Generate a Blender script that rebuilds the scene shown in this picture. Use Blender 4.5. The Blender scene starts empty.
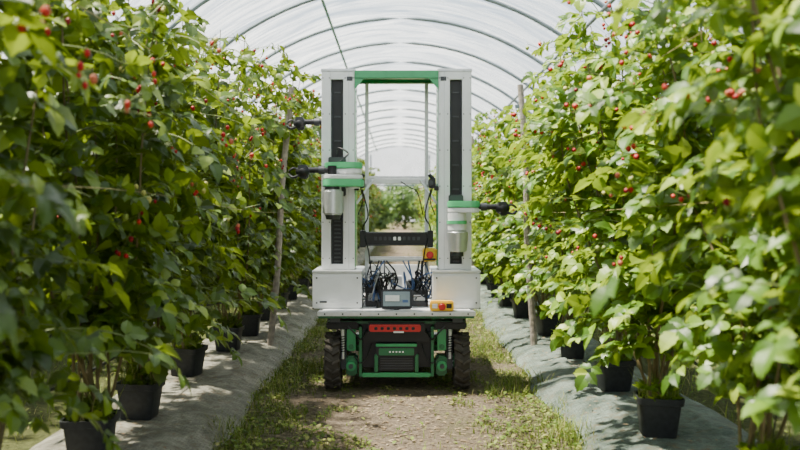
import bpy, bmesh, math, random
import numpy as np
from mathutils import Vector, Matrix, noise

random.seed(7)
scene = bpy.context.scene
COL = scene.collection

# ------------------------------------------------------------------ materials
def nt(name):
    m = bpy.data.materials.new(name); m.use_nodes = True
    t = m.node_tree; t.nodes.clear()
    out = t.nodes.new('ShaderNodeOutputMaterial')
    return m, t, out

def mat(name, col, rough=0.5, metal=0.0, var=0.12, scale=12.0, bump=0.0, spec=0.5, coat=0.0):
    m, t, out = nt(name)
    p = t.nodes.new('ShaderNodeBsdfPrincipled')
    n = t.nodes.new('ShaderNodeTexNoise'); n.inputs['Scale'].default_value = scale
    n.inputs['Detail'].default_value = 5
    tc = t.nodes.new('ShaderNodeTexCoord')
    t.links.new(tc.outputs['Object'], n.inputs['Vector'])
    r = t.nodes.new('ShaderNodeValToRGB')
    r.color_ramp.elements[0].position = 0.3; r.color_ramp.elements[1].position = 0.7
    r.color_ramp.elements[0].color = [c*(1-var) for c in col]+[1]
    r.color_ramp.elements[1].color = [min(1, c*(1+var)) for c in col]+[1]
    t.links.new(n.outputs['Fac'], r.inputs['Fac'])
    t.links.new(r.outputs['Color'], p.inputs['Base Color'])
    p.inputs['Roughness'].default_value = rough
    p.inputs['Metallic'].default_value = metal
    p.inputs['Specular IOR Level'].default_value = spec
    p.inputs['Coat Weight'].default_value = coat
    if bump:
        b = t.nodes.new('ShaderNodeBump'); b.inputs['Strength'].default_value = bump
        b.inputs['Distance'].default_value = 0.01
        t.links.new(n.outputs['Fac'], b.inputs['Height'])
        t.links.new(b.outputs['Normal'], p.inputs['Normal'])
    t.links.new(p.outputs[0], out.inputs[0])
    return m

def leaf_mat(name, stops, trans_col, tmix=0.35, rough=0.42, spec=0.42):
    m, t, out = nt(name)
    g = t.nodes.new('ShaderNodeNewGeometry')
    oi = t.nodes.new('ShaderNodeObjectInfo')
    r = t.nodes.new('ShaderNodeValToRGB')
    e = r.color_ramp.elements
    e[0].position = 0; e[0].color = list(stops[0])+[1]
    e[1].position = 1; e[1].color = list(stops[-1])+[1]
    for i, s in enumerate(stops[1:-1]):
        x = e.new((i+1)/(len(stops)-1)); x.color = list(s)+[1]
    t.links.new(g.outputs['Random Per Island'], r.inputs['Fac'])
    hs = t.nodes.new('ShaderNodeHueSaturation')
    mr = t.nodes.new('ShaderNodeMapRange')
    mr.inputs['To Min'].default_value = 0.8; mr.inputs['To Max'].default_value = 1.2
    t.links.new(oi.outputs['Random'], mr.inputs['Value'])
    t.links.new(mr.outputs[0], hs.inputs['Value'])
    t.links.new(r.outputs['Color'], hs.inputs['Color'])
    p = t.nodes.new('ShaderNodeBsdfPrincipled')
    p.inputs['Roughness'].default_value = rough
    p.inputs['Specular IOR Level'].default_value = spec
    t.links.new(hs.outputs[0], p.inputs['Base Color'])
    tr = t.nodes.new('ShaderNodeBsdfTranslucent')
    mx = t.nodes.new('ShaderNodeMixRGB'); mx.blend_type = 'MIX'; mx.inputs['Fac'].default_value = 0.6
    mx.inputs['Color2'].default_value = list(trans_col)+[1]
    t.links.new(hs.outputs[0], mx.inputs['Color1'])
    t.links.new(mx.outputs[0], tr.inputs['Color'])
    ms = t.nodes.new('ShaderNodeMixShader'); ms.inputs[0].default_value = tmix
    t.links.new(p.outputs[0], ms.inputs[1]); t.links.new(tr.outputs[0], ms.inputs[2])
    t.links.new(ms.outputs[0], out.inputs[0])
    return m

M_leaf = leaf_mat('raspberry_leaf', [(0.022,0.055,0.005),(0.045,0.11,0.008),(0.08,0.17,0.012),(0.14,0.25,0.018),(0.28,0.37,0.04)], (0.36,0.48,0.02), 0.36)
M_leaf_shade = leaf_mat('raspberry_leaf_shaded', [(0.013,0.032,0.004),(0.026,0.062,0.005),(0.046,0.098,0.007),(0.09,0.155,0.010),(0.20,0.27,0.025)], (0.30,0.40,0.015), 0.35)  # darker copy of the leaf colours: shade of the left rows painted in
M_stem = mat('cane_stem', (0.13,0.10,0.04), 0.7, scale=30)
M_twig = mat('green_stem', (0.13,0.17,0.04), 0.6, scale=30)
M_grass = leaf_mat('grass_blades', [(0.04,0.075,0.012),(0.075,0.13,0.018),(0.13,0.19,0.025),(0.21,0.25,0.05),(0.30,0.26,0.11)], (0.24,0.32,0.03), 0.25, 0.6, 0.2)
M_straw = leaf_mat('dry_litter', [(0.10,0.065,0.035),(0.22,0.16,0.09),(0.36,0.28,0.18)], (0.3,0.25,0.12), 0.1, 0.8, 0.2)
M_treeleaf = leaf_mat('tree_leaf', [(0.04,0.085,0.025),(0.075,0.145,0.045),(0.13,0.21,0.06)], (0.24,0.38,0.06), 0.33)

def berry_mat():
    m, t, out = nt('raspberry_fruit')
    g = t.nodes.new('ShaderNodeNewGeometry')
    r = t.nodes.new('ShaderNodeValToRGB'); r.color_ramp.interpolation = 'CONSTANT'
    e = r.color_ramp.elements
    e[0].position = 0; e[0].color = (0.34,0.007,0.008,1)
    e[1].position = 0.24; e[1].color = (0.44,0.025,0.012,1)
    for p_, c in ((0.42,(0.20,0.005,0.010,1)),(0.54,(0.42,0.11,0.05,1)),(0.68,(0.38,0.36,0.10,1)),(0.83,(0.20,0.26,0.05,1))):
        x = e.new(p_); x.color = c
    t.links.new(g.outputs['Random Per Island'], r.inputs['Fac'])
    p = t.nodes.new('ShaderNodeBsdfPrincipled'); p.inputs['Roughness'].default_value = 0.5
    p.inputs['Specular IOR Level'].default_value = 0.3
    t.links.new(r.outputs['Color'], p.inputs['Base Color'])
    t.links.new(p.outputs[0], out.inputs[0])
    return m
M_berry = berry_mat()

M_pot = mat('black_plastic_pot', (0.018,0.02,0.022), 0.5, scale=40, var=0.3, spec=0.3)
M_soil = mat('potting_soil', (0.06,0.04,0.025), 0.95, scale=60, var=0.5, bump=1.0)
M_wood = mat('weathered_wood', (0.23,0.20,0.165), 0.85, scale=25, var=0.35, bump=0.6)
M_steel = mat('galvanised_steel', (0.17,0.21,0.24), 0.5, 0.4, scale=8)
M_teal = mat('teal_pipe', (0.05,0.17,0.15), 0.5, 0.2)
M_twine = mat('twine', (0.22,0.19,0.07), 0.8)
M_hose = mat('black_hose', (0.015,0.016,0.018), 0.5)

def film(name, lo, hi, tint=(0.93,0.96,0.99)):
    m, t, out = nt(name)
    tc = t.nodes.new('ShaderNodeTexCoord')
    mp = t.nodes.new('ShaderNodeMapping'); mp.inputs['Scale'].default_value = (0.35,2.4,0.35)
    mp.inputs['Rotation'].default_value = (0.0,0.0,0.35)
    t.links.new(tc.outputs['Object'], mp.inputs[0])
    n = t.nodes.new('ShaderNodeTexNoise'); n.inputs['Scale'].default_value = 1.3
    n.inputs['Detail'].default_value = 8; n.inputs['Distortion'].default_value = 1.6; n.inputs['Roughness'].default_value=0.62
    t.links.new(mp.outputs[0], n.inputs['Vector'])
    mr = t.nodes.new('ShaderNodeMapRange')
    mr.inputs['From Min'].default_value = 0.38; mr.inputs['From Max'].default_value = 0.62
    mr.inputs['To Min'].default_value = lo; mr.inputs['To Max'].default_value = hi
    t.links.new(n.outputs['Fac'], mr.inputs['Value'])
    tl = t.nodes.new('ShaderNodeBsdfTranslucent'); tl.inputs['Color'].default_value = tint+(1,)
    df = t.nodes.new('ShaderNodeBsdfPrincipled'); df.inputs['Base Color'].default_value = tint+(1,)
    df.inputs['Roughness'].default_value = 0.3
    m1 = t.nodes.new('ShaderNodeMixShader'); m1.inputs[0].default_value = 0.3
    t.links.new(tl.outputs[0], m1.inputs[1]); t.links.new(df.outputs[0], m1.inputs[2])
    b = t.nodes.new('ShaderNodeBump'); b.inputs['Strength'].default_value=1.0; b.inputs['Distance'].default_value=0.3
    t.links.new(n.outputs['Fac'], b.inputs['Height'])
    t.links.new(b.outputs[0], tl.inputs['Normal']); t.links.new(b.outputs[0], df.inputs['Normal'])
    tp = t.nodes.new('ShaderNodeBsdfTransparent'); tp.inputs['Color'].default_value = (0.96,0.98,1,1)
    m2 = t.nodes.new('ShaderNodeMixShader')
    t.links.new(mr.outputs[0], m2.inputs[0])
    t.links.new(m1.outputs[0], m2.inputs[1]); t.links.new(tp.outputs[0], m2.inputs[2])
    t.links.new(m2.outputs[0], out.inputs[0])
    return m
M_film = film('polythene_film', 0.52, 0.97)

def ground_mat():
    m, t, out = nt('ground_soil_and_weeds')
    tc = t.nodes.new('ShaderNodeTexCoord')
    sx = t.nodes.new('ShaderNodeSeparateXYZ'); t.links.new(tc.outputs['Object'], sx.inputs[0])
    ab = t.nodes.new('ShaderNodeMath'); ab.operation = 'ABSOLUTE'; t.links.new(sx.outputs['X'], ab.inputs[0])
    n1 = t.nodes.new('ShaderNodeTexNoise'); n1.inputs['Scale'].default_value = 2.2; n1.inputs['Detail'].default_value = 8
    n1.inputs['Roughness'].default_value = 0.65
    t.links.new(tc.outputs['Object'], n1.inputs['Vector'])
    n2 = t.nodes.new('ShaderNodeTexNoise'); n2.inputs['Scale'].default_value = 28; n2.inputs['Detail'].default_value = 8
    n2.inputs['Roughness'].default_value = 0.7
    t.links.new(tc.outputs['Object'], n2.inputs['Vector'])
    ma = t.nodes.new('ShaderNodeMath'); ma.operation = 'MULTIPLY_ADD'
    t.links.new(ab.outputs[0], ma.inputs[0]); ma.inputs[1].default_value = 0.3
    t.links.new(n1.outputs['Fac'], ma.inputs[2])
    mr = t.nodes.new('ShaderNodeMapRange'); mr.inputs['From Min'].default_value = 0.62; mr.inputs['From Max'].default_value = 0.90
    t.links.new(ma.outputs[0], mr.inputs['Value'])
    s = t.nodes.new('ShaderNodeValToRGB')
    s.color_ramp.elements[0].position=.32; s.color_ramp.elements[1].position=.68
    s.color_ramp.elements[0].color = (0.06,0.044,0.030,1); s.color_ramp.elements[1].color = (0.26,0.21,0.15,1)
    t.links.new(n2.outputs['Fac'], s.inputs['Fac'])
    g = t.nodes.new('ShaderNodeValToRGB')
    g.color_ramp.elements[0].position=.35; g.color_ramp.elements[1].position=.7
    g.color_ramp.elements[0].color = (0.045,0.055,0.018,1); g.color_ramp.elements[1].color = (0.14,0.15,0.05,1)
    t.links.new(n2.outputs['Fac'], g.inputs['Fac'])
    mx = t.nodes.new('ShaderNodeMixRGB'); t.links.new(mr.outputs[0], mx.inputs['Fac'])
    t.links.new(s.outputs['Color'], mx.inputs['Color1']); t.links.new(g.outputs['Color'], mx.inputs['Color2'])
    p = t.nodes.new('ShaderNodeBsdfPrincipled'); p.inputs['Roughness'].default_value = 0.95
    p.inputs['Specular IOR Level'].default_value = 0.15
    t.links.new(mx.outputs[0], p.inputs['Base Color'])
    b = t.nodes.new('ShaderNodeBump'); b.inputs['Strength'].default_value = 1.0; b.inputs['Distance'].default_value = 0.06
    t.links.new(n2.outputs['Fac'], b.inputs['Height']); t.links.new(b.outputs[0], p.inputs['Normal'])
    t.links.new(p.outputs[0], out.inputs[0])
    return m
M_ground = ground_mat()

def mat_mat(name, c1, c2, dirt):
    m, t, out = nt(name)
    tc = t.nodes.new('ShaderNodeTexCoord')
    n1 = t.nodes.new('ShaderNodeTexNoise'); n1.inputs['Scale'].default_value = 5.0; n1.inputs['Detail'].default_value = 9
    n1.inputs['Roughness'].default_value = 0.75
    t.links.new(tc.outputs['Object'], n1.inputs['Vector'])
    r = t.nodes.new('ShaderNodeValToRGB')
    r.color_ramp.elements[0].position=.40; r.color_ramp.elements[1].position=.60
    r.color_ramp.elements[0].color = list(c1)+[1]; r.color_ramp.elements[1].color = list(c2)+[1]
    t.links.new(n1.outputs['Fac'], r.inputs['Fac'])
    w2 = t.nodes.new('ShaderNodeTexBrick'); w2.inputs['Scale'].default_value = 14; w2.inputs['Mortar Size'].default_value=0.03
    w2.inputs['Color1'].default_value=(1,1,1,1); w2.inputs['Color2'].default_value=(.66,.66,.66,1); w2.inputs['Mortar'].default_value=(.35,.35,.35,1)
    t.links.new(tc.outputs['Object'], w2.inputs['Vector'])
    mx = t.nodes.new('ShaderNodeMixRGB'); mx.blend_type='MULTIPLY'; mx.inputs['Fac'].default_value=.75
    t.links.new(r.outputs['Color'], mx.inputs['Color1']); t.links.new(w2.outputs['Color'], mx.inputs['Color2'])
    n3 = t.nodes.new('ShaderNodeTexNoise'); n3.inputs['Scale'].default_value = 14; n3.inputs['Detail'].default_value = 8; n3.inputs['Roughness'].default_value=.75
    t.links.new(tc.outputs['Object'], n3.inputs['Vector'])
    r3 = t.nodes.new('ShaderNodeValToRGB'); r3.color_ramp.elements[0].position=.52; r3.color_ramp.elements[1].position=.62
    t.links.new(n3.outputs['Fac'], r3.inputs['Fac'])
    m3 = t.nodes.new('ShaderNodeMixRGB'); t.links.new(r3.outputs['Color'], m3.inputs['Fac'])
    t.links.new(mx.outputs[0], m3.inputs['Color1']); m3.inputs['Color2'].default_value=list(dirt)+[1]
    p = t.nodes.new('ShaderNodeBsdfPrincipled'); p.inputs['Roughness'].default_value = 0.6; p.inputs['Specular IOR Level'].default_value=.25
    t.links.new(m3.outputs[0], p.inputs['Base Color'])
    b = t.nodes.new('ShaderNodeBump'); b.inputs['Strength'].default_value = 0.9; b.inputs['Distance'].default_value = 0.08
    t.links.new(n1.outputs['Fac'], b.inputs['Height']); t.links.new(b.outputs[0], p.inputs['Normal'])
    t.links.new(p.outputs[0], out.inputs[0])
    return m

# ------------------------------------------------------------------ numpy mesh builder
def normalize(a):
    return a/np.maximum(np.linalg.norm(a, axis=-1, keepdims=True), 1e-9)

class NB:
    def __init__(s): s.v=[]; s.f=[]; s.m=[]; s.n=0
    def block(s, verts, faces, mi):
        s.v.append(verts); off=s.n
        s.f.extend([[i+off for i in f] for f in faces]); s.m.extend([mi]*len(faces)); s.n+=len(verts)
    def instances(s, tv, tf, P, EX, EY, EZ, S, mi):
        k=len(P)
        if k==0: return
        V = P[:,None,:] + S[:,None,None]*(tv[None,:,0:1]*EX[:,None,:]+tv[None,:,1:2]*EY[:,None,:]+tv[None,:,2:3]*EZ[:,None,:])
        V = V.reshape(-1,3); nv=len(tv); off=s.n
        for i in range(k):
            o=off+i*nv
            for f in tf: s.f.append([j+o for j in f])
        s.m.extend([mi]*(k*len(tf))); s.v.append(V); s.n+=len(V)
    def mesh(s, name, mats, smooth=False):
        me=bpy.data.meshes.new(name)
        me.from_pydata(np.concatenate(s.v).tolist(), [], s.f)
        for m in mats: me.materials.append(m)
        me.polygons.foreach_set('material_index', np.array(s.m,dtype=np.int32))
        if smooth: me.polygons.foreach_set('use_smooth', np.ones(len(s.f),dtype=bool))
        me.update(); return me

def tube_np(pts, radii, seg=5):
    pts=np.array(pts,float); k=len(pts)
    tan=np.gradient(pts,axis=0); tan=normalize(tan)
    ref=np.array([0.0,0,1.0]) if abs(tan[0][2])<0.8 else np.array([1.0,0,0])
    V=[];F=[]
    for i in range(k):
        a=np.cross(tan[i],ref); a/=max(np.linalg.norm(a),1e-6); b=np.cross(tan[i],a)
        for j in range(seg):
            t=2*math.pi*j/seg
            V.append(pts[i]+radii[i]*(math.cos(t)*a+math.sin(t)*b))
    for i in range(k-1):
        for j in range(seg):
            F.append([i*seg+j,i*seg+(j+1)%seg,(i+1)*seg+(j+1)%seg,(i+1)*seg+j])
    F.append(list(range(seg))[::-1]); F.append([(k-1)*seg+j for j in range(seg)])
    return np.array(V),F

def leaflet():
    ts=[0.10,0.24,0.34,0.50,0.60,0.76,0.86]
    ws=[0.17,0.34,0.31,0.36,0.28,0.23,0.10]
    def z(t): return 0.04*math.sin(t*3.1)-0.18*t*t
    V=[(0,0,0)]
    for t in ts: V.append((t,0,z(t)))
    V.append((1,0,z(1)))
    n=len(ts); L=len(V)
    for t,w in zip(ts,ws): V.append((t,w,z(t)+0.22*w))
    R=len(V)
    for t,w in zip(ts,ws): V.append((t,-w,z(t)+0.22*w))
    F=[[0,1,L],[0,R,1]]
    for i in range(n-1):
        F.append([1+i,2+i,L+i+1,L+i]); F.append([1+i,R+i,R+i+1,2+i])
    F.append([n,n+1,L+n-1]); F.append([n,R+n-1,n+1])
    return np.array(V,float),F
LV,LF=leaflet()
BLV=np.array([(-.5,0,0),(.5,0,0),(-.4,0.12,0.5),(.4,0.12,0.5),(0,0.45,1.0)]); BLF=[[0,1,3,2],[2,3,4]]
OVV=np.array([(0,0,0),(-.35,.3,.15),(.35,.3,.15),(-.35,.7,.2),(.35,.7,.2),(0,1,.12)]); OVF=[[0,2,4,5,3,1]]

def ico(sub=1):
    bm=bmesh.new(); bmesh.ops.create_icosphere(bm,subdivisions=sub,radius=1)
    bm.verts.ensure_lookup_table()
    V=np.array([v.co[:] for v in bm.verts]); F=[[v.index for v in f.verts] for f in bm.faces]
    bm.free(); return V,F
BV,BF=ico(2)
BV=BV.copy()
for i in range(len(BV)):
    k=1+0.10*math.sin(i*2.4)
    BV[i]*=k; BV[i,2]*=1.15; w=1-0.18*(-BV[i,2]); BV[i,0]*=w; BV[i,1]*=w

def add_leaves(nb, P, D, N, S, rng, five=0.25, mi=0):
    P=np.array(P);D=normalize(np.array(D));N=np.array(N);S=np.array(S)
    N=normalize(N-(N*D).sum(1,keepdims=True)*D); Y=np.cross(N,D)
    k=len(P)
    def jit(v,a): return normalize(v+rng.normal(0,a,v.shape))
    def put(Pp,Dd,Nn,Ss):
        Nn=normalize(Nn-(Nn*Dd).sum(1,keepdims=True)*Dd)
        nb.instances(LV,LF,Pp,Dd,np.cross(Nn,Dd),Nn,Ss,mi)
    put(P+D*S[:,None]*0.35, jit(D,0.1), jit(N,0.15), S)
    for sgn in (1,-1):
        put(P+D*S[:,None]*0.22, jit(normalize(D*0.42+sgn*Y*0.9),0.12), jit(N,0.2), S*0.8)
    idx=np.where(rng.random(k)<five)[0]
    for sgn in (1,-1):
        put((P-D*S[:,None]*0.1)[idx], jit(normalize(D*0.15+sgn*Y),0.12)[idx], jit(N,0.2)[idx], (S*0.62)[idx])

def raspberry_mesh(seed, H=2.3, ncane=11, sx=0.34, sy=0.62):
    rng=np.random.default_rng(seed); nb=NB()
    LP,LD,LN,LS=[],[],[],[]; BP=[]
    for c in range(ncane):
        a=rng.uniform(0,2*math.pi); r=rng.uniform(0.02,0.07)
        b=np.array([r*math.cos(a),r*math.sin(a),0.27])
        top=rng.uniform(H-0.40,H+0.2)
        lx=rng.uniform(-sx,sx); ly=(c/(ncane-1)-.5)*2*sy+rng.uniform(-.15,.15)
        ph=rng.uniform(0,6)
        pts=[];K=14
        for i in range(K+1):
            s=i/K
            pts.append(b+np.array([lx*s**0.8+0.03*math.sin(ph+s*5), ly*min(1,s*1.5)**1.1+0.03*math.cos(ph+s*6), (top-0.27)*s]))
        pts=np.array(pts)
        V,F=tube_np(pts,[0.0075*(1-0.65*i/K) for i in range(K+1)],5); nb.block(V,F,1)
        z=rng.uniform(0.52,0.72)
        while z<top:
            s=(z-0.27)/(top-0.27); f=s*K; i=min(int(f),K-1); p=pts[i]+(pts[i+1]-pts[i])*(f-i)
            az=rng.uniform(0,2*math.pi)
            L=rng.uniform(0.16,0.40)*(1.0 if s<0.75 else 1.25-0.9*(s-0.55))
            if rng.random()<0.10: L*=1.5
            d=np.array([math.cos(az),math.sin(az)*0.9,rng.uniform(0.0,0.75)]); d/=np.linalg.norm(d)
            q=[p]; dd=d.copy(); n=5
            for j in range(n):
                dd=dd+np.array([0,0,-0.16])+rng.normal(0,0.08,3); dd/=np.linalg.norm(dd); q.append(q[-1]+dd*L/n)
            q=np.array(q)
            V,F=tube_np(q,[0.0032-0.0004*j for j in range(n+1)],3); nb.block(V,F,2)
            for j in range(0,n+1):
                if rng.random()<0.93:
                    out=np.array([q[j][0]*2.2,q[j][1]*0.4,0])
                    dr=np.array([math.cos(az+(1.1 if j%2 else -1.1)),math.sin(az+(1.1 if j%2 else -1.1)),-0.35])+rng.normal(0,0.5,3)+out*0.5
                    if j==n: dr=dd+np.array([0,0,-.3])
                    LP.append(q[j]); LD.append(dr)
                    LN.append(np.array([0,0,1.0])+out*0.8+rng.normal(0,0.55,3))
                    LS.append(rng.uniform(0.05,0.112)*(0.82 if z>1.9 else 1))
            if z>0.95 and rng.random()<(0.17 if z<1.5 else 0.50):
                cen=q[-1]+np.array([np.sign(q[-1][0])*0.04,0,0.03])
                for b_ in range(rng.integers(2,6)):
                    e=cen+rng.normal(0,0.026,3)
                    e2=e+np.array([0,0,-0.025])
                    V,F=tube_np([q[-1],e,e2],[0.0015]*3,3); nb.block(V,F,2); BP.append(e2)
            z+=rng.uniform(0.06,0.105)
    # basal shoots and weeds sprouting in the pot
    for c in range(34):
        a=rng.uniform(0,6.28); r=rng.uniform(0,0.10); p=np.array([r*math.cos(a),r*math.sin(a),0.27])
        for k in range(2):
            LP.append(p+np.array([0,0,0.05*k+0.01])); LD.append([math.cos(a+k),math.sin(a+k),rng.uniform(.2,1.8)]); LN.append([0.2,0,1]); LS.append(rng.uniform(0.025,0.06))
    add_leaves(nb,LP,LD,LN,LS,rng)
    k=130; a=rng.uniform(0,6.28,k); r=rng.uniform(0,.1,k); Hh=rng.uniform(.06,.2,k); b2=rng.uniform(0,6.28,k)
    q=np.stack([r*np.cos(a),r*np.sin(a),np.full(k,.27)],1)
    nb.instances(BLV,BLF,q,np.stack([np.cos(b2),np.sin(b2),0*a],1)*(0.005/Hh)[:,None],np.stack([-np.sin(b2),np.cos(b2),0*a],1)*rng.uniform(.4,1.6,k)[:,None],np.tile([0,0,1.0],(k,1)),Hh,4)
    BP=np.array(BP); k=len(BP)
    if k:
        o=np.ones((k,1))
        nb.instances(BV,BF,BP,o*[1,0,0],o*[0,1,0],o*[0,0,1],rng.uniform(0.006,0.0118,k),3)
    return nb.mesh('raspberry_bush_mesh',[M_leaf,M_stem,M_twig,M_berry,M_grass])

bushes=[raspberry_mesh(s, H=h) for s,h in ((11,2.28),(12,2.18),(13,2.34),(14,2.12),(15,2.25))]

# ------------------------------------------------------------------ bmesh parts
def catmull(pts,n=6):
    P=[Vector(p) for p in pts]; P=[P[0]*2-P[1]]+P+[P[-1]*2-P[-2]]; out=[]
    for i in range(1,len(P)-2):
        for k in range(n):
            t=k/n; a,b,c,d=P[i-1],P[i],P[i+1],P[i+2]
            out.append(0.5*((2*b)+(c-a)*t+(2*a-5*b+4*c-d)*t*t+(3*b-a-3*c+d)*t**3))
    out.append(P[-2]); return out

class Part:
    def __init__(s): s.bm=bmesh.new(); s.mats=[]
    def mi(s,m):
        if m not in s.mats: s.mats.append(m)
        return s.mats.index(m)
    def merge(s,tmp,m):
        i=s.mi(m)
        for f in tmp.faces: f.material_index=i
        me=bpy.data.meshes.new('t'); tmp.to_mesh(me); tmp.free(); s.bm.from_mesh(me); bpy.data.meshes.remove(me)
    def box(s,x0,x1,y0,y1,z0,z1,m,bev=0.004,rot=None):
        t=bmesh.new(); bmesh.ops.create_cube(t,size=1)
        sc=Matrix.Diagonal((x1-x0,y1-y0,z1-z0,1)); c=Vector(((x0+x1)/2,(y0+y1)/2,(z0+z1)/2))
        bmesh.ops.transform(t,matrix=sc,verts=t.verts)
        if bev: bmesh.ops.bevel(t,geom=list(t.edges),offset=min(bev,0.45*min(x1-x0,y1-y0,z1-z0)),segments=2,affect='EDGES')
        M=Matrix.Translation(c)
        if rot is not None: M=M@rot
        bmesh.ops.transform(t,matrix=M,verts=t.verts); s.merge(t,m)
    def cyl(s,a,b,r,m,seg=24,r2=None,bev=0.0):
        a=Vector(a);b=Vector(b);d=b-a
        t=bmesh.new(); bmesh.ops.create_cone(t,cap_ends=True,segments=seg,radius1=r,radius2=r if r2 is None else r2,depth=d.length)
        if bev:
            es=[e for e in t.edges if any(len(f.verts)>4 for f in e.link_faces)]
            bmesh.ops.bevel(t,geom=es,offset=bev,segments=3,affect='EDGES')
        M=Matrix.Translation((a+b)/2)@Vector((0,0,1)).rotation_difference(d.normalized()).to_matrix().to_4x4()
        bmesh.ops.transform(t,matrix=M,verts=t.verts); s.merge(t,m)
    def ball(s,c,r,m):
        t=bmesh.new(); bmesh.ops.create_uvsphere(t,u_segments=16,v_segments=10,radius=1)
        bmesh.ops.transform(t,matrix=Matrix.Translation(c)@Matrix.Diagonal((r[0],r[1],r[2],1)),verts=t.verts); s.merge(t,m)
    def tube(s,pts,r,m,seg=8,smooth=True):
        q=catmull(pts) if smooth else [Vector(p) for p in pts]
        V,F=tube_np([p[:] for p in q],[r]*len(q),seg)
        t=bmesh.new(); vs=[t.verts.new(v) for v in V]
        for f in F: t.faces.new([vs[i] for i in f])
        s.merge(t,m)
    def prism(s,outline,z0,z1,m,bev=0.004):
        t=bmesh.new(); lo=[t.verts.new((x,y,z0)) for x,y in outline]; f=t.faces.new(lo)
        r=bmesh.ops.extrude_face_region(t,geom=[f]); vv=[g for g in r['geom'] if isinstance(g,bmesh.types.BMVert)]
        bmesh.ops.translate(t,vec=(0,0,z1-z0),verts=vv); bmesh.ops.recalc_face_normals(t,faces=t.faces)
        if bev:
            es=[e for e in t.edges if any(len(f.verts)>4 for f in e.link_faces)]
            bmesh.ops.bevel(t,geom=es,offset=bev,segments=2,affect='EDGES')
        s.merge(t,m)
    def stadium(s,p,q,r,z0,z1,m,r2=None,bev=0.006):
        r2=r if r2 is None else r2
        p=Vector(p);q=Vector(q);a=math.atan2(q.y-p.y,q.x-p.x); o=[]
        for i in range(13):
            t=a+math.pi/2+math.pi*i/12; o.append((p.x+r*math.cos(t),p.y+r*math.sin(t)))
        for i in range(13):
            t=a-math.pi/2+math.pi*i/12; o.append((q.x+r2*math.cos(t),q.y+r2*math.sin(t)))
        s.prism(o,z0,z1,m,bev)
    def done(s,name,parent=None,loc=(0,0,0),rot=(0,0,0),link=True):
        me=bpy.data.meshes.new(name); bmesh.ops.recalc_face_normals(s.bm,faces=s.bm.faces)
        s.bm.to_mesh(me); s.bm.free()
        for m in s.mats: me.materials.append(m)
        me.polygons.foreach_set('use_smooth',[True]*len(me.polygons)); me.set_sharp_from_angle(angle=math.radians(35))
        if not link: return me
        o=bpy.data.objects.new(name,me); COL.objects.link(o); o.location=loc; o.rotation_euler=rot
        if parent: o.parent=parent
        return o

def empty(name,loc=(0,0,0)):
    e=bpy.data.objects.new(name,None); e.empty_display_size=0.3; e.location=loc; COL.objects.link(e); return e
def obj(name,me,loc=(0,0,0),rot=(0,0,0),sc=(1,1,1),parent=None):
    o=bpy.data.objects.new(name,me); o.location=loc;o.rotation_euler=rot;o.scale=sc; COL.objects.link(o)
    if parent:o.parent=parent
    return o

# ------------------------------------------------------------------ ground
p=bmesh.new()
bmesh.ops.create_grid(p,x_segments=60,y_segments=60,size=100)
me=bpy.data.meshes.new('ground'); p.to_mesh(me); p.free(); me.materials.append(M_ground)
obj('ground',me,(0,60,0))

def mat_height(u):
    return 0.1*min(1,max(0,math.sin(math.pi*u))**0.55*1.08)
def weed_mat(side,m):
    x0,x1=(0.93,1.86); nx=36; ys=np.arange(-1,39,0.05); V=[];F=[]
    for y in ys:
        for i in range(nx+1):
            u=i/nx; w=0.08*noise.noise(Vector((side*3,y*1.1,0))) if u<0.5 else 0.06*noise.noise(Vector((side*7,y*0.7,5)))
            x=x0+(x1-x0)*u+w
            wr=0.030*noise.noise(Vector((x*5,y*2.2,side)))+0.028*abs(noise.noise(Vector((x*2.5+y*2,y*7,side*4))))+0.016*noise.noise(Vector((x*12,y*7,side*2)))
            z=mat_height(u)+0.004+wr*min(1,math.sin(math.pi*u)*1.6+.15)
            if 0.32<u<0.68: z=min(z,0.105)
            V.append((side*x,y,max(z,0.003)))
    for j in range(len(ys)-1):
        for i in range(nx):
            a=j*(nx+1)+i; F.append((a,a+1,a+nx+2,a+nx+1) if side<0 else (a,a+nx+1,a+nx+2,a+1))
    me=bpy.data.meshes.new('weed_mat'); me.from_pydata(V,[],F); me.materials.append(m)
    me.polygons.foreach_set('use_smooth',[True]*len(F)); obj('weed_mat',me)
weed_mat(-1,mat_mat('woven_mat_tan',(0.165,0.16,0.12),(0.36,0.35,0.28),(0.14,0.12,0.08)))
weed_mat(1,mat_mat('woven_mat_teal',(0.085,0.12,0.098),(0.205,0.26,0.22),(0.11,0.105,0.07)))

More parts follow.
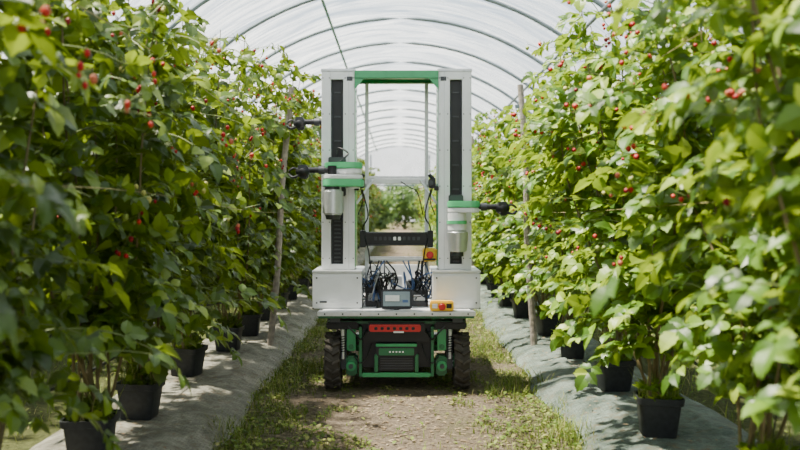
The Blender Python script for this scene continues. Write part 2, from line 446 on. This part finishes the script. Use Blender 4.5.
# grass
def grass(name,n,xr,yr,dens,hmin,hmax,seed,ypow=1.0,edge=False):
    rng=np.random.default_rng(seed); nb=NB()
    X=rng.uniform(xr[0],xr[1],n); Y=yr[0]+(yr[1]-yr[0])*rng.random(n)**ypow
    keep=np.array([rng.random()<dens(x,y) for x,y in zip(X,Y)]); X=X[keep];Y=Y[keep];k=len(X)
    P=np.stack([X,Y,np.zeros(k)],1)
    for part in range(3):
        idx=np.arange(k)%3==part; q=P[idx]; kk=len(q); a=rng.uniform(0,6.28,kk)
        Hh=rng.uniform(hmin,hmax,kk)*(0.6 if part==2 else 1)
        grow=np.array([0.45+1.5*max(0,noise.noise(Vector((x*2.2,y*2.2,3)))+.3) for x,y in q[:,:2]])
        if edge: grow=grow*(0.6+1.1*np.abs(q[:,0])**2)
        Hh=Hh*grow
        if part<2:
            W=rng.uniform(0.003,0.007,kk)
            EX=np.stack([np.cos(a),np.sin(a),0*a],1)*(W/Hh)[:,None]
            EY=np.stack([-np.sin(a),np.cos(a),0*a],1)*rng.uniform(0.5,2.4,kk)[:,None]
            EZ=np.tile([0,0,1.0],(kk,1))
            nb.instances(BLV,BLF,q,EX,EY,EZ,Hh,0)
        else:
            S=rng.uniform(0.012,0.032,kk)
            EX=np.stack([np.cos(a),np.sin(a),0*a],1); EY=np.stack([-np.sin(a),np.cos(a),rng.uniform(.0,.5,kk)],1); EZ=np.tile([0,0,1.0],(kk,1))
            q=q+np.stack([0*S,0*S,rng.uniform(0.0,0.03,kk)],1)
            nb.instances(OVV,OVF,q,EX,EY,EZ,S,0)
    obj(name,nb.mesh(name,[M_grass]))
def d_aisle(x,y):
    n=noise.noise(Vector((x*2.6,y*1.8,0)))+0.7*noise.noise(Vector((x*7,y*6,1)))
    b=-0.62+1.6*min(1,abs(x)/0.8)
    return max(0.035,min(1,(b+n*2.0)))
grass('aisle_grass',66000,(-1.04,1.04),(3.6,13),d_aisle,0.012,0.055,1,1.4,True)
grass('distant_aisle_grass',9000,(-1.0,1.0),(13,38),d_aisle,0.03,0.08,2)
def d_v(x,y): return max(0.05,min(1,0.5+1.6*noise.noise(Vector((x*1.5,y*1.2,9)))))
grass('verge_grass',26000,(-4.2,-1.78),(2.5,22),d_v,0.03,0.10,3,1.3)
grass('verge_grass',16000,(1.78,4.2),(2.5,22),d_v,0.03,0.10,4,1.3)
def litter(name,n,seed,cx,sd,z,smin=.012,smax=.04):
    rng=np.random.default_rng(seed); nb=NB()
    q=np.stack([cx+rng.normal(0,sd,n).clip(-2*sd,2*sd),3.5+10*rng.random(n)**1.3,np.full(n,z)],1); a=rng.uniform(0,6.28,n); S=rng.uniform(smin,smax,n)
    EX=np.stack([np.cos(a),np.sin(a),0*a],1)*0.5; EY=np.stack([-np.sin(a),np.cos(a),0*a],1)
    nb.instances(OVV,OVF,q,EX,EY,np.tile([0,0,.5],(n,1)),S,0); obj(name,nb.mesh(name,[M_straw]))
litter('leaf_litter',3600,5,0,.45,.004)
litter('leaf_litter',600,6,-1.33,.15,.108); litter('leaf_litter',600,8,1.33,.15,.108)

# ------------------------------------------------------------------ pots + bushes
def pot_mesh():
    P=Part()
    bm=bmesh.new()
    def ring(h,z,rr=0.25):
        out=[]
        r=h*rr
        for cx,cy,a0 in ((h-r,h-r,0),(-h+r,h-r,90),(-h+r,-h+r,180),(h-r,-h+r,270)):
            for k in range(4):
                a=math.radians(a0+30*k); out.append(bm.verts.new((cx+r*math.cos(a),cy+r*math.sin(a),z)))
        return out
    prof=[(0.080,0.0),(0.083,0.006),(0.101,0.16),(0.112,0.163),(0.115,0.195),(0.110,0.196),(0.104,0.193),(0.100,0.172)]
    rs=[ring(h,z) for h,z in prof]
    bm.faces.new(rs[0][::-1])
    for a,b in zip(rs,rs[1:]):
        n=len(a)
        for i in range(n): bm.faces.new((a[i],a[(i+1)%n],b[(i+1)%n],b[i]))
    P.merge(bm,M_pot)
    t=bmesh.new(); bmesh.ops.create_grid(t,x_segments=8,y_segments=8,size=0.096)
    for v in t.verts: v.co.z=0.175+0.01*noise.noise(v.co*30)
    P.merge(t,M_soil)
    return P.done('plant_pot_mesh',link=False)
potm=pot_mesh()
rng=random.Random(3)
def plant(x,y,potz=0.104,with_pot=True,shade=False,zs=1.0):
    if with_pot:
        obj('plant_pot',potm,(x,y,potz),(rng.uniform(-.02,.02),rng.uniform(-.03,.03),rng.uniform(-.25,.25)))
    z=potz-0.1
    s=rng.uniform(0.93,1.07)*zs
    fl=rng.choice([0,math.pi])
    o=obj('raspberry_bush',rng.choice(bushes),(x,y,z*1.0-0.27*(s-1)),(0,0,fl+rng.uniform(-.2,.2)),(rng.uniform(.95,1.15),1,s))
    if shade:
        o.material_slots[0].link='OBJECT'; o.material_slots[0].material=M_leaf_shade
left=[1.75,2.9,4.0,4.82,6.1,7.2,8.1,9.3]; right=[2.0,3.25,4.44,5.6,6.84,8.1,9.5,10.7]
y=left[-1]
while y<37: y+=1.12; left.append(y)
y=right[-1]
while y<37: y+=1.15; right.append(y)
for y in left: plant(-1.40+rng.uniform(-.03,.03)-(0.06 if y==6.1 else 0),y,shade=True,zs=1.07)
for y in right: plant(1.31+rng.uniform(-.03,.05),y,zs=1.07 if y<6.5 else 1.0)
for sx in (-1,1):
    y=2.0
    while y<37:
        plant(sx*3.15,y,0.0,shade=sx<0); y+=1.25

# posts, wires, hose
def post(x0,y,x1,ztop,r=0.028,z0=0.0):
    P=Part(); q=[]
    for i in range(9):
        s=i/8; q.append((x0+(x1-x0)*s+0.008*math.sin(s*9+x0),y+0.01*math.sin(s*7),z0+(ztop-z0)*s))
    V,F=tube_np(q,[r*(1.05-0.15*i/8) for i in range(9)],10)
    t=bmesh.new(); vs=[t.verts.new(v) for v in V]
    for f in F:t.faces.new([vs[i] for i in f])
    P.merge(t,M_wood); P.box(x1-.05,x1+.05,y-.008,y+.008,ztop-.2,ztop-.17,M_steel,0.002); P.done('wooden_post')
post(-1.12,7.65,-0.94,2.3); post(-1.2,13.5,-1.12,2.45)
post(1.13,7.5,1.02,2.3); post(1.1,13.5,1.1,2.4); post(-1.25,19.5,-1.15,2.4); post(1.12,19.5,1.12,2.4)
for sx in (-1,1):
    for z in (1.25,1.85):
        P=Part(); pts=[(sx*(1.08+0.05*math.sin(k*1.7+z)),k*2.8+0.5,z+0.05*math.sin(k*2.3+sx)) for k in range(13)]
        P.tube(pts,0.0018,M_twine,5); P.done('trellis_wire')
    P=Part(); pts=[(sx*(1.5+0.03*math.sin(k*2)),k*1.1+1.5,0.50+0.06*math.sin(k*1.9)) for k in range(32)]
    P.tube(pts,0.008,M_hose,6)
    for y in (left if sx<0 else right)[:12]:
        P.tube([(sx*1.5,y,0.5),(sx*1.45,y+.1,0.55),(sx*1.36,y+.03,0.3)],0.003,M_hose,5)
    P.done('irrigation_hose')

# ------------------------------------------------------------------ polytunnel
A,H=4.05,4.3; YEND=40
tun=empty('polytunnel',(0,0,0))
def arc(th,k=1.0): return (A*k*math.cos(th),H*k*math.sin(th))
V=[];F=[]; ths=np.linspace(0.2,math.pi-0.2,97); ys=np.arange(-4,YEND+0.01,0.25)
for y in ys:
    k=1.008-0.014*abs(math.sin(math.pi*((y%2)/2)))
    for th in ths:
        kk=k+0.010*noise.noise(Vector((th*5+y*.4,y*1.4,0))); x,z=arc(th,kk); V.append((x,y,z))
n=len(ths)
for j in range(len(ys)-1):
    for i in range(n-1): a=j*n+i; F.append((a,a+1,a+n+1,a+n))
me=bpy.data.meshes.new('film_cover'); me.from_pydata(V,[],F); me.materials.append(M_film); me.polygons.foreach_set('use_smooth',[True]*len(F))
obj('film_cover',me,parent=tun)
P=Part()
for y in np.arange(-4,YEND+0.1,2):
    q=[(arc(t)[0],y,arc(t)[1]) for t in np.linspace(0,math.pi,49)]
    P.tube(q,0.030,M_steel,8,False)
P.done('hoops',tun)
P=Part()
for th in (math.acos(-1.06/A),math.acos(2.3/A),math.acos(-2.9/A)):
    x,z=arc(th,0.985); P.tube([(x,-4,z),(x,YEND,z)],0.022,M_teal if x<0 and x>-2 else M_steel,8,False)
P.done('purlins',tun)
P=Part(); bm=bmesh.new(); dw,dh=1.3,2.5
def col(x0,x1,zb):
    xs=np.linspace(x0,x1,10)
    lo=[bm.verts.new((x,YEND,zb)) for x in xs]; hi=[bm.verts.new((x,YEND,max(zb+.001,H*math.sqrt(max(0,1-(x/A)**2))))) for x in xs]
    for i in range(9): bm.faces.new((lo[i],lo[i+1],hi[i+1],hi[i]))
col(-A,-dw,0); col(dw,A,0); col(-dw,dw,dh); P.merge(bm,M_film); P.done('gable_film',tun)
P=Part(); P.box(-dw-.05,-dw+.02,YEND-.05,YEND+.02,0,3.9,M_steel); P.box(dw-.02,dw+.05,YEND-.05,YEND+.02,0,3.9,M_steel)
P.box(-dw,dw,YEND-.05,YEND+.02,dh,dh+.06,M_steel); P.done('door_frame',tun)

# ------------------------------------------------------------------ trees beyond
def tree_mesh(seed,R,Hc):
    rng=np.random.default_rng(seed); nb=NB()
    V,F=tube_np([(0,0,0),(0.05,0,Hc*.5),(0,0,Hc)],[0.14,0.1,0.06],8); nb.block(V,F,1)
    k=2600; d=normalize(rng.normal(0,1,(k,3))); rr=R*(0.55+0.45*rng.random(k)**.5)
    rr*=np.array([1+0.5*noise.noise(Vector(x)*1.6+Vector((seed,0,0))) for x in d])
    P=d*rr[:,None]*np.array([1.1,1.1,0.8])+np.array([0,0,Hc])
    for i in range(10):
        e=P[i*7]; V,F=tube_np([(0,0,Hc*.6),tuple(e*.5+np.array([0,0,Hc*.35])),tuple(e)],[.05,.03,.01],5); nb.block(V,F,1)
    add_leaves(nb,P,rng.normal(0,1,(k,3)),d+rng.normal(0,.3,(k,3)),np.full(k,0.22),rng,0)
    return nb.mesh('tree_mesh',[M_treeleaf,M_stem])
T=[tree_mesh(1,1.5,1.5),tree_mesh(5,2.1,2.2)]
for x,y,s,i in ((-2.3,50,1.0,0),(2.6,52,1.0,0),(0.4,74,1.0,1),(-5,64,1.1,1),(5.2,66,1.1,1),(-3.2,80,1,1),(3.6,82,.9,1),(-9,70,1.4,1),(9.5,72,1.4,1)):
    obj('tree',T[i],(x,y,0),(0,0,x),(s,s,s))

# ------------------------------------------------------------------ ROBOT
W=mat('white_panel',(0.70,0.71,0.72),0.35,0.0,0.04)
AL=mat('brushed_aluminium',(0.55,0.57,0.58),0.35,0.7,0.06,40)
G=mat('green_paint',(0.015,0.27,0.09),0.35,0,0.08,coat=.3)
GD=mat('dark_green_paint',(0.008,0.12,0.04),0.4,0,0.1)
GL=mat('light_green_plastic',(0.09,0.46,0.20),0.35,0,0.06)
K=mat('black_plastic',(0.010,0.011,0.013),0.4,0,0.2,spec=.35)
KG=mat('dark_grey_metal',(0.04,0.044,0.05),0.45,0.3,0.2)
RB=mat('tyre_rubber',(0.05,0.044,0.036),0.85,0,0.4,20,spec=.3)
YE=mat('yellow_plastic',(0.85,0.50,0.01),0.4)
RD=mat('red_plastic',(0.52,0.008,0.008),0.35)
SC=mat('lcd_screen',(0.16,0.22,0.24),0.15)
BL=mat('blue_cable',(0.04,0.09,0.22),0.5)
SG=mat('grey_cable',(0.2,0.21,0.22),0.5)
LB=mat('label_white',(0.75,0.76,0.76),0.5)

R=empty('harvesting_robot',(-0.024,6.1,0))

def wheel(cx,cy,nm):
    P=Part(); w=0.052
    bm=bmesh.new(); prof=[(-w*.8,0.105),(-w,0.12),(-w*1.02,0.15),(-w*.85,0.172),(-w*.4,0.178),(w*.4,0.178),(w*.85,0.172),(w*1.02,0.15),(w,0.12),(w*.8,0.105)]
    N=40; rings=[]
    for i in range(N):
        a=2*math.pi*i/N; rings.append([bm.verts.new((x,rr*math.cos(a),rr*math.sin(a))) for x,rr in prof])
    for i in range(N):
        A_,B_=rings[i],rings[(i+1)%N]
        for j in range(len(prof)): bm.faces.new((A_[j],A_[(j+1)%len(prof)],B_[(j+1)%len(prof)],B_[j]))
    bmesh.ops.translate(bm,vec=(cx,cy,0.195),verts=bm.verts); P.merge(bm,RB)
    for i in range(18):
        for sg in (-1,1):
            a=2*math.pi*(i+(0.25 if sg>0 else -.0))/18
            t=bmesh.new(); bmesh.ops.create_cube(t,size=1)
            bmesh.ops.transform(t,matrix=Matrix.Diagonal((0.062,0.018,0.026,1)),verts=t.verts)
            bmesh.ops.bevel(t,geom=list(t.edges),offset=.003,segments=1,affect='EDGES')
            M=Matrix.Translation((cx,cy,0.195))@Matrix.Rotation(a,4,'X')@Matrix.Translation((sg*0.027,0,0.182))@Matrix.Rotation(sg*0.55,4,'Z')
            bmesh.ops.transform(t,matrix=M,verts=t.verts); P.merge(t,RB)
    P.cyl((cx-.035,cy,.195),(cx+.035,cy,.195),0.108,KG,32)
    P.cyl((cx-.055,cy,.195),(cx+.055,cy,.195),0.05,GD,20,bev=.005)
    for i in range(6):
        a=i*math.pi/3; P.cyl((cx-.058,cy+.034*math.cos(a),.195+.034*math.sin(a)),(cx+.058,cy+.034*math.cos(a),.195+.034*math.sin(a)),.006,AL,8)
    P.done(nm,R)
for i,(cx,cy) in enumerate(((-.435,.05),(.445,.05),(-.435,1.15),(.445,1.15))): wheel(cx,cy,'wheel_%d'%(i+1))

for nm,sx in (('leg_left',-1),('leg_right',1)):
    P=Part()
    for cy in (.05,1.15):
        x=lambda a,b:(min(sx*a,sx*b),max(sx*a,sx*b))
        a,b=x(.345,.385); P.box(a,b,cy-.06,cy+.06,.14,.42,KG,.008)
        a,b=x(.27,.345); P.box(a,b,cy-.075,cy+.075,.10,.235,GD,.012)
        a,b=x(.28,.34); P.box(a,b,cy-.07,cy-.03,.27,.44,G,.006)
        P.cyl((sx*.31,cy-.10,.17),(sx*.31,cy-.07,.17),.034,G,20,bev=.004)
        P.cyl((sx*.31,cy-.115,.17),(sx*.31,cy-.09,.17),.016,KG,12)
        P.cyl((sx*.31,cy-.08,.30),(sx*.31,cy-.065,.30),.018,GD,14)
        P.cyl((sx*.365,cy-.09,.22),(sx*.365,cy-.09,.42),.013,AL,12)
        t=[(sx*.365+.02*math.cos(k*.9),cy-.09+.02*math.sin(k*.9),.26+.0024*k) for k in range(50)]
        P.tube(t,.0035,K,5,False)
        a,b=x(.26,.48); P.box(a,b,cy-.09,cy+.09,.42,.47,K,.01)
        P.cyl((sx*.43,cy,.42),(sx*.43,cy,.50),.05,K,20)
        P.cyl((sx*.33,cy,.195),(sx*.40,cy,.195),.03,KG,16)
    P.done(nm,R)

P=Part()
P.box(-.25,.25,0.02,1.25,.15,.47,K,.012)
P.box(-.255,-.235,-.06,.06,.10,.44,GD,.004); P.box(.235,.255,-.06,.06,.10,.44,GD,.004)
P.box(-.235,.235,-.05,-.025,.095,.125,G,.005)
P.box(-.235,.235,-.03,0.02,.335,.40,K,.006)
P.box(-.14,.14,-.055,0.03,.235,.325,K,.008); P.box(-.14,.14,-.062,-.05,.305,.325,G,.003); P.box(-.12,.12,-.062,-.05,.245,.295,GD,.004)
P.box(-.15,-.125,-.055,-.02,.13,.25,GD,.004); P.box(.125,.15,-.055,-.02,.13,.25,GD,.004)
P.box(-.12,.12,-.03,0.03,.135,.235,K,.005)
for k in range(5): P.box(-.11,.11,-.036,-.028,.15+k*.017,.157+k*.017,KG,.002)
for k in range(5): P.box(-.05+k*.022,-.038+k*.022,-.065,-.058,.265,.275,LB,.001)
P.box(-.47,.47,-.02,.03,.455,.475,GD,.004)
for sx in (-1,1):
    P.tube([(sx*.2,-.03,.42),(sx*.24,-.09,.36),(sx*.28,-.1,.40),(sx*.33,-.09,.45)],.006,K,6)
    P.tube([(sx*.17,-.03,.32),(sx*.21,-.07,.22),(sx*.25,-.08,.2),(sx*.29,-.08,.25)],.005,K,6)
P.done('chassis',R)
P=Part()
P.box(-.195,.195,-.075,-.03,.396,.470,K,.008)
P.box(-.185,.165,-.084,-.07,.408,.458,RD,.01)
for k in range(7): P.box(-.15+k*.042,-.128+k*.042,-.088,-.082,.422,.442,K,.003)
P.box(-.02,.05,-.092,-.085,.402,.414,LB,.002)
P.done('rear_light',R)

P=Part()
P.box(-.525,.525,-.13,1.35,.505,.522,GD,.003)
P.box(-.53,.53,-.15,1.36,.522,.552,AL,.004)
P.box(-.50,.50,-.12,1.33,.552,.558,W,.002)
P.box(-.45,-.38,-.1,1.3,.475,.505,KG,.003); P.box(.38,.45,-.1,1.3,.475,.505,KG,.003)
for k in range(9): P.cyl((-.48+k*.12,-.156,.537),(-.48+k*.12,-.148,.537),.006,KG,8)
P.done('deck',R)

for nm,a,b in (('cabinet_left',-.575,-.238),('cabinet_right',.245,.575)):
    P=Part(); P.box(a,b,-.02,.52,.558,.805,W,.008); P.box(a-.003,b+.003,-.025,.53,.805,.82,AL,.004)
    P.box(a+.02,b-.02,-.026,-.018,.585,.785,W,.006)
    P.box(a+.05,a+.1,-.032,-.024,.60,.612,KG,.002)
    for zz in (.6,.77):
        for xx in (a+.03,b-.03): P.cyl((xx,-.032,zz),(xx,-.024,zz),.006,KG,8)
    P.box(a-.002,b+.002,-.01,.5,.556,.566,KG,.002)
    P.done(nm,R)

for nm,sx in (('tower_left',-1),('tower_right',1)):
    P=Part(); y0,y1=.06,.34
    bx=lambda a,b,*r,**k: P.box(min(sx*a,sx*b),max(sx*a,sx*b),*r,**k)
    bx(.455,.520,y0,y1,.82,2.21,W,bev=.006)
    bx(.29,.370,y0,y1,.82,2.21,W,bev=.006)
    bx(.365,.46,y0+.06,y1,.82,2.21,KG,bev=.004)
    bx(.372,.453,y0+.035,y0+.065,.85,2.15,K,bev=.003)
    bx(.285,.292,y0+.01,y1-.01,.84,2.19,G,bev=.001)
    bx(.328,.333,y0-.003,y0+.004,.83,2.2,AL,bev=.001)
    bx(.283,.525,y0-.004,y1+.004,2.195,2.215,AL,bev=.004)
    bx(.36,.46,y0+.0,y0+.06,2.14,2.2,W,bev=.003); bx(.36,.46,y0,y0+.06,.82,.86,W,bev=.003)
    for xx in (.378,.447): P.cyl((sx*xx,y0+.025,.85),(sx*xx,y0+.025,2.15),.004,KG,10)
    for k in range(46):
        z=.87+k*.028
        if k<14 or k%6==0: bx(.39,.435,y0+.028,y0+.038,z,z+.012,KG,bev=.002)
    for k in range(6):
        z=.9+k*.25
        for xx in (.465,.51,.30,.355): P.cyl((sx*xx,y0-.003,z),(sx*xx,y0+.002,z),.004,KG,8)
    bx(.305,.345,y0-.003,y0+.001,2.13,2.16,KG,bev=.001)
    P.done(nm,R)

P=Part()
P.box(-.29,.29,.04,.10,2.145,2.20,G,.005); P.box(-.29,.29,.30,.36,2.15,2.20,G,.005)
P.box(-.29,.29,.10,.30,2.193,2.20,GD,.002)
for sx in (-1,1):
    t=bmesh.new(); vs=[t.verts.new(v) for v in ((sx*.29,.05,2.15),(sx*.29,.05,2.07),(sx*.22,.05,2.15))]; f=t.faces.new(vs)
    r=bmesh.ops.extrude_face_region(t,geom=[f]); bmesh.ops.translate(t,vec=(0,.012,0),verts=[g for g in r['geom'] if isinstance(g,bmesh.types.BMVert)]); P.merge(t,G)
P.done('gantry_beam',R)
P=Part()
for sx in (-1,1):
    P.box(sx*.215-.013,sx*.215+.013,.30,.325,.558,2.15,W,.003)
    P.box(sx*.235-.009,sx*.235+.009,.75,.77,.558,1.50,AL,.003)
    P.cyl((sx*.17,.29,1.45),(sx*.285,.2,1.28),.009,W,10)
    P.box(min(sx*.215,sx*.29),max(sx*.215,sx*.29),.3,.325,1.40,1.425,AL,.003)
P.box(-.215,.215,.30,.325,1.425,1.46,W,.004)
P.box(-.215,.215,.30,.325,.865,.885,W,.004); P.box(-.235,.235,.75,.77,.86,.88,AL,.003)
P.box(-.235,.235,.75,.77,1.48,1.5,AL,.003)
P.tube([(.03,.29,1.44),(.09,.28,1.40),(.15,.29,1.36),(.19,.3,1.2)],.004,K,6)
P.done('inner_frame',R)
P=Part()
P.box(-.225,.225,.22,.29,.985,1.075,K,.008)
P.box(-.235,.235,.21,.30,1.068,1.078,KG,.003); P.box(-.235,.235,.21,.30,.982,.99,KG,.003)
for k in range(10): P.box(-.16+k*.034,-.14+k*.034,.214,.222,1.02,1.045,KG if k not in (4,5) else LB,.002)
P.box(-.26,-.22,.2,.3,.97,1.09,K,.004); P.box(.22,.26,.2,.3,.97,1.09,K,.004)
P.done('sensor_bar',R)
for nm,sx in (('camera_left',-1),('camera_right',1)):
    P=Part(); P.box(sx*.245-.025,sx*.245+.025,.02,.09,1.385,1.45,K,.006); P.cyl((sx*.235,.0,1.42),(sx*.235,.03,1.42),.018,KG,16)
    P.cyl((sx*.262,.05,1.44),(sx*.225,.05,1.48),.014,K,10); P.box(min(sx*.26,sx*.292),max(sx*.26,sx*.292),.04,.1,1.37,1.40,K,.003)
    P.tube([(sx*.25,.08,1.39),(sx*.235,.12,1.3),(sx*.27,.12,1.2)],.004,K,6)
    P.done(nm,R)

def gripper(P,x,y,z,sx):
    P.cyl((x,y,z),(x+sx*.13,y-.01,z),.019,K,14)
    P.cyl((x+sx*.02,y,z),(x+sx*.06,y,z),.027,KG,14)
    c=x+sx*.165
    P.ball((c,y-.01,z-.01),(.050,.042,.042),K)
    P.box(c-.03,c+.03,y-.045,y+.025,z+.005,z+.034,KG,.005)
    P.box(c-.02,c+.035,y-.03,y+.01,z-.06,z-.02,K,.008)
    for dz,dy in ((.012,0),(-.02,.018),(-.02,-.018)):
        P.tube([(c+sx*.02,y-.01+dy,z-.01+dz),(c+sx*.065,y-.01+dy*1.6,z-.01+dz*1.9),(c+sx*.095,y-.01+dy*.6,z-.015+dz*.6)],.008,K,6)
P=Part()
P.box(-.47,-.35,.02,.075,1.33,1.60,KG,.006); P.box(-.44,-.38,-.05,.03,1.36,1.55,W,.01)
P.stadium((-.42,-.07),(-.295,-.10),.070,1.512,1.555,GL,.066); P.stadium((-.41,-.07),(-.295,-.10),.066,1.476,1.512,W,.062)
P.cyl((-.295,-.10,1.38),(-.295,-.10,1.50),.05,W,28)
P.stadium((-.28,-.10),(-.43,-.15),.062,1.39,1.440,GL,.066); P.stadium((-.285,-.10),(-.43,-.15),.058,1.440,1.470,W,.062)
P.cyl((-.43,-.15,1.372),(-.43,-.15,1.40),.05,KG,24)
P.cyl((-.425,-.15,1.20),(-.425,-.15,1.37),.070,AL,28,bev=.012); P.cyl((-.425,-.15,1.17),(-.425,-.15,1.21),.045,KG,24,r2=.055)
P.cyl((-.43,-.15,1.45),(-.43,-.15,1.53),.03,K,18)
gripper(P,-.46,-.15,1.50,-1)
P.tube([(-.38,-.1,1.56),(-.33,-.05,1.62),(-.4,.0,1.66),(-.41,.06,1.6)],.006,K,6)
P.done('picking_arm_left',R)
P=Part()
P.box(.36,.46,.02,.075,1.05,1.34,KG,.006); P.box(.385,.435,-.05,.03,1.10,1.28,W,.01)
P.stadium((.41,-.06),(.505,-.10),.066,1.250,1.295,GL,.060); P.stadium((.41,-.06),(.505,-.10),.062,1.215,1.250,W,.055)
P.cyl((.41,-.06,1.09),(.41,-.06,1.22),.062,W,28,bev=.008); P.cyl((.41,-.06,1.14),(.41,-.06,1.162),.068,GL,28)
P.cyl((.415,-.06,.95),(.415,-.06,1.09),.062,AL,28,r2=.074,bev=.008); P.cyl((.415,-.06,.92),(.415,-.06,.95),.04,KG,24)
gripper(P,.55,-.10,1.255,1)
P.done('picking_arm_right',R)
P=Part()
P.box(-.47,-.35,.33,.38,1.73,1.98,KG,.006); P.stadium((-.41,.43),(-.50,.46),.055,1.90,1.94,GL,.05); P.stadium((-.41,.43),(-.50,.46),.05,1.84,1.90,W,.045)
gripper(P,-.55,.46,1.885,-1)
P.done('rear_picking_arm',R)

P=Part()
rot=Matrix.Rotation(-0.25,4,'X')
P.box(-.105,.105,-.11,-.085,.565,.70,K,.008,rot); P.box(-.09,.09,-.116,-.110,.585,.685,SC,.002,rot)
P.box(-.075,.02,-.120,-.115,.62,.66,LB,.001,rot); P.box(-.02,.02,-.09,.0,.556,.60,KG,.004)
P.box(.04,.08,-.120,-.115,.61,.63,BL,.001,rot)
P.done('control_tablet',R)
P=Part(); P.box(.225,.385,-.145,-.06,.555,.622,YE,.008); P.cyl((.305,-.145,.588),(.305,-.165,.588),.018,K,16); P.cyl((.305,-.165,.588),(.305,-.185,.588),.024,RD,20,bev=.006)
P.box(.24,.275,-.148,-.143,.575,.605,LB,.001); P.box(.335,.37,-.148,-.143,.575,.605,K,.001)
P.done('emergency_stop_box',R)
P=Part(); P.box(.185,.285,.20,.27,.87,.965,YE,.008); P.cyl((.235,.2,.918),(.235,.175,.918),.022,K,16); P.cyl((.235,.18,.918),(.235,.155,.918),.026,RD,20,bev=.006)
P.box(.195,.275,.196,.202,.88,.892,K,.001)
P.done('emergency_stop_switch',R)
P=Part()
P.box(-.22,-.11,.12,.26,.558,.70,K,.006); P.box(-.08,.04,.20,.40,.558,.64,AL,.006); P.box(.10,.22,.14,.30,.558,.67,KG,.006)
P.box(-.2,-.13,.112,.122,.6,.66,SG,.002); P.box(.12,.2,.132,.142,.6,.64,W,.002)
for k in range(3): P.box(-.2+k*.14,-.10+k*.14,.4,.55,.558,.72+.03*(k%2),W if k==1 else K,.005)
P.box(-.24,.24,.72,.74,.60,.82,W,.004)
P.cyl((.07,.1,.558),(.07,.1,.66),.02,AL,16); P.cyl((-.12,.05,.558),(-.12,.05,.60),.022,K,16)
P.done('electronics_boxes',R)
P=Part(); rr=random.Random(9)
for k in range(36):
    x=rr.choice([-1,-1,1])*rr.uniform(.04,.21); m=[K,K,SG,BL,K][k%5]
    pts=[(x,rr.uniform(.1,.3),.60)]
    for j in range(4): pts.append((x+rr.uniform(-.07,.07),rr.uniform(.03,.3),.60+rr.uniform(.0,.2)))
    pts.append((x+rr.uniform(-.05,.05),.3,rr.choice([.6,.87])))
    P.tube(pts,rr.uniform(.003,.007),m,6)
for sx in (-1,1): P.tube([(sx*.24,.1,1.38),(sx*.2,.14,1.2),(sx*.24,.2,1.1),(sx*.2,.2,.95),(sx*.17,.2,.7)],.005,K,6)
P.done('cable_bundle',R)

# ------------------------------------------------------------------ light
w=bpy.data.worlds.new('World'); scene.world=w; w.use_nodes=True; t=w.node_tree; t.nodes.clear()
o=t.nodes.new('ShaderNodeOutputWorld'); b=t.nodes.new('ShaderNodeBackground')
tc=t.nodes.new('ShaderNodeTexCoord'); sp=t.nodes.new('ShaderNodeSeparateXYZ'); t.links.new(tc.outputs['Generated'],sp.inputs[0])
r=t.nodes.new('ShaderNodeValToRGB'); e=r.color_ramp.elements
e[0].position=0.06; e[0].color=(1.0,0.985,0.95,1)
e[1].position=0.7; e[1].color=(0.30,0.38,0.50,1)
x=e.new(0.22); x.color=(0.47,0.57,0.66,1)
t.links.new(sp.outputs['Z'],r.inputs['Fac']); t.links.new(r.outputs['Color'],b.inputs['Color'])
b.inputs['Strength'].default_value=2.4; t.links.new(b.outputs[0],o.inputs[0])
sd=bpy.data.lights.new('sun','SUN'); sd.energy=32; sd.angle=math.radians(2.5); sd.color=(1,0.91,0.75)
so=bpy.data.objects.new('sun',sd); COL.objects.link(so); so.location=(-10,5,20)
d=Vector((-0.42,0.02,1.0)); so.rotation_euler=d.to_track_quat('Z','Y').to_euler()

# ------------------------------------------------------------------ camera
cd=bpy.data.cameras.new('camera'); cd.lens=40; cd.sensor_width=36; cd.shift_y=-0.0125
cd.dof.use_dof=True; cd.dof.focus_distance=6.1; cd.dof.aperture_fstop=2.2
cam=bpy.data.objects.new('camera',cd); COL.objects.link(cam); cam.location=(0,0,1.2); cam.rotation_euler=(math.pi/2,0,0)
scene.camera=cam
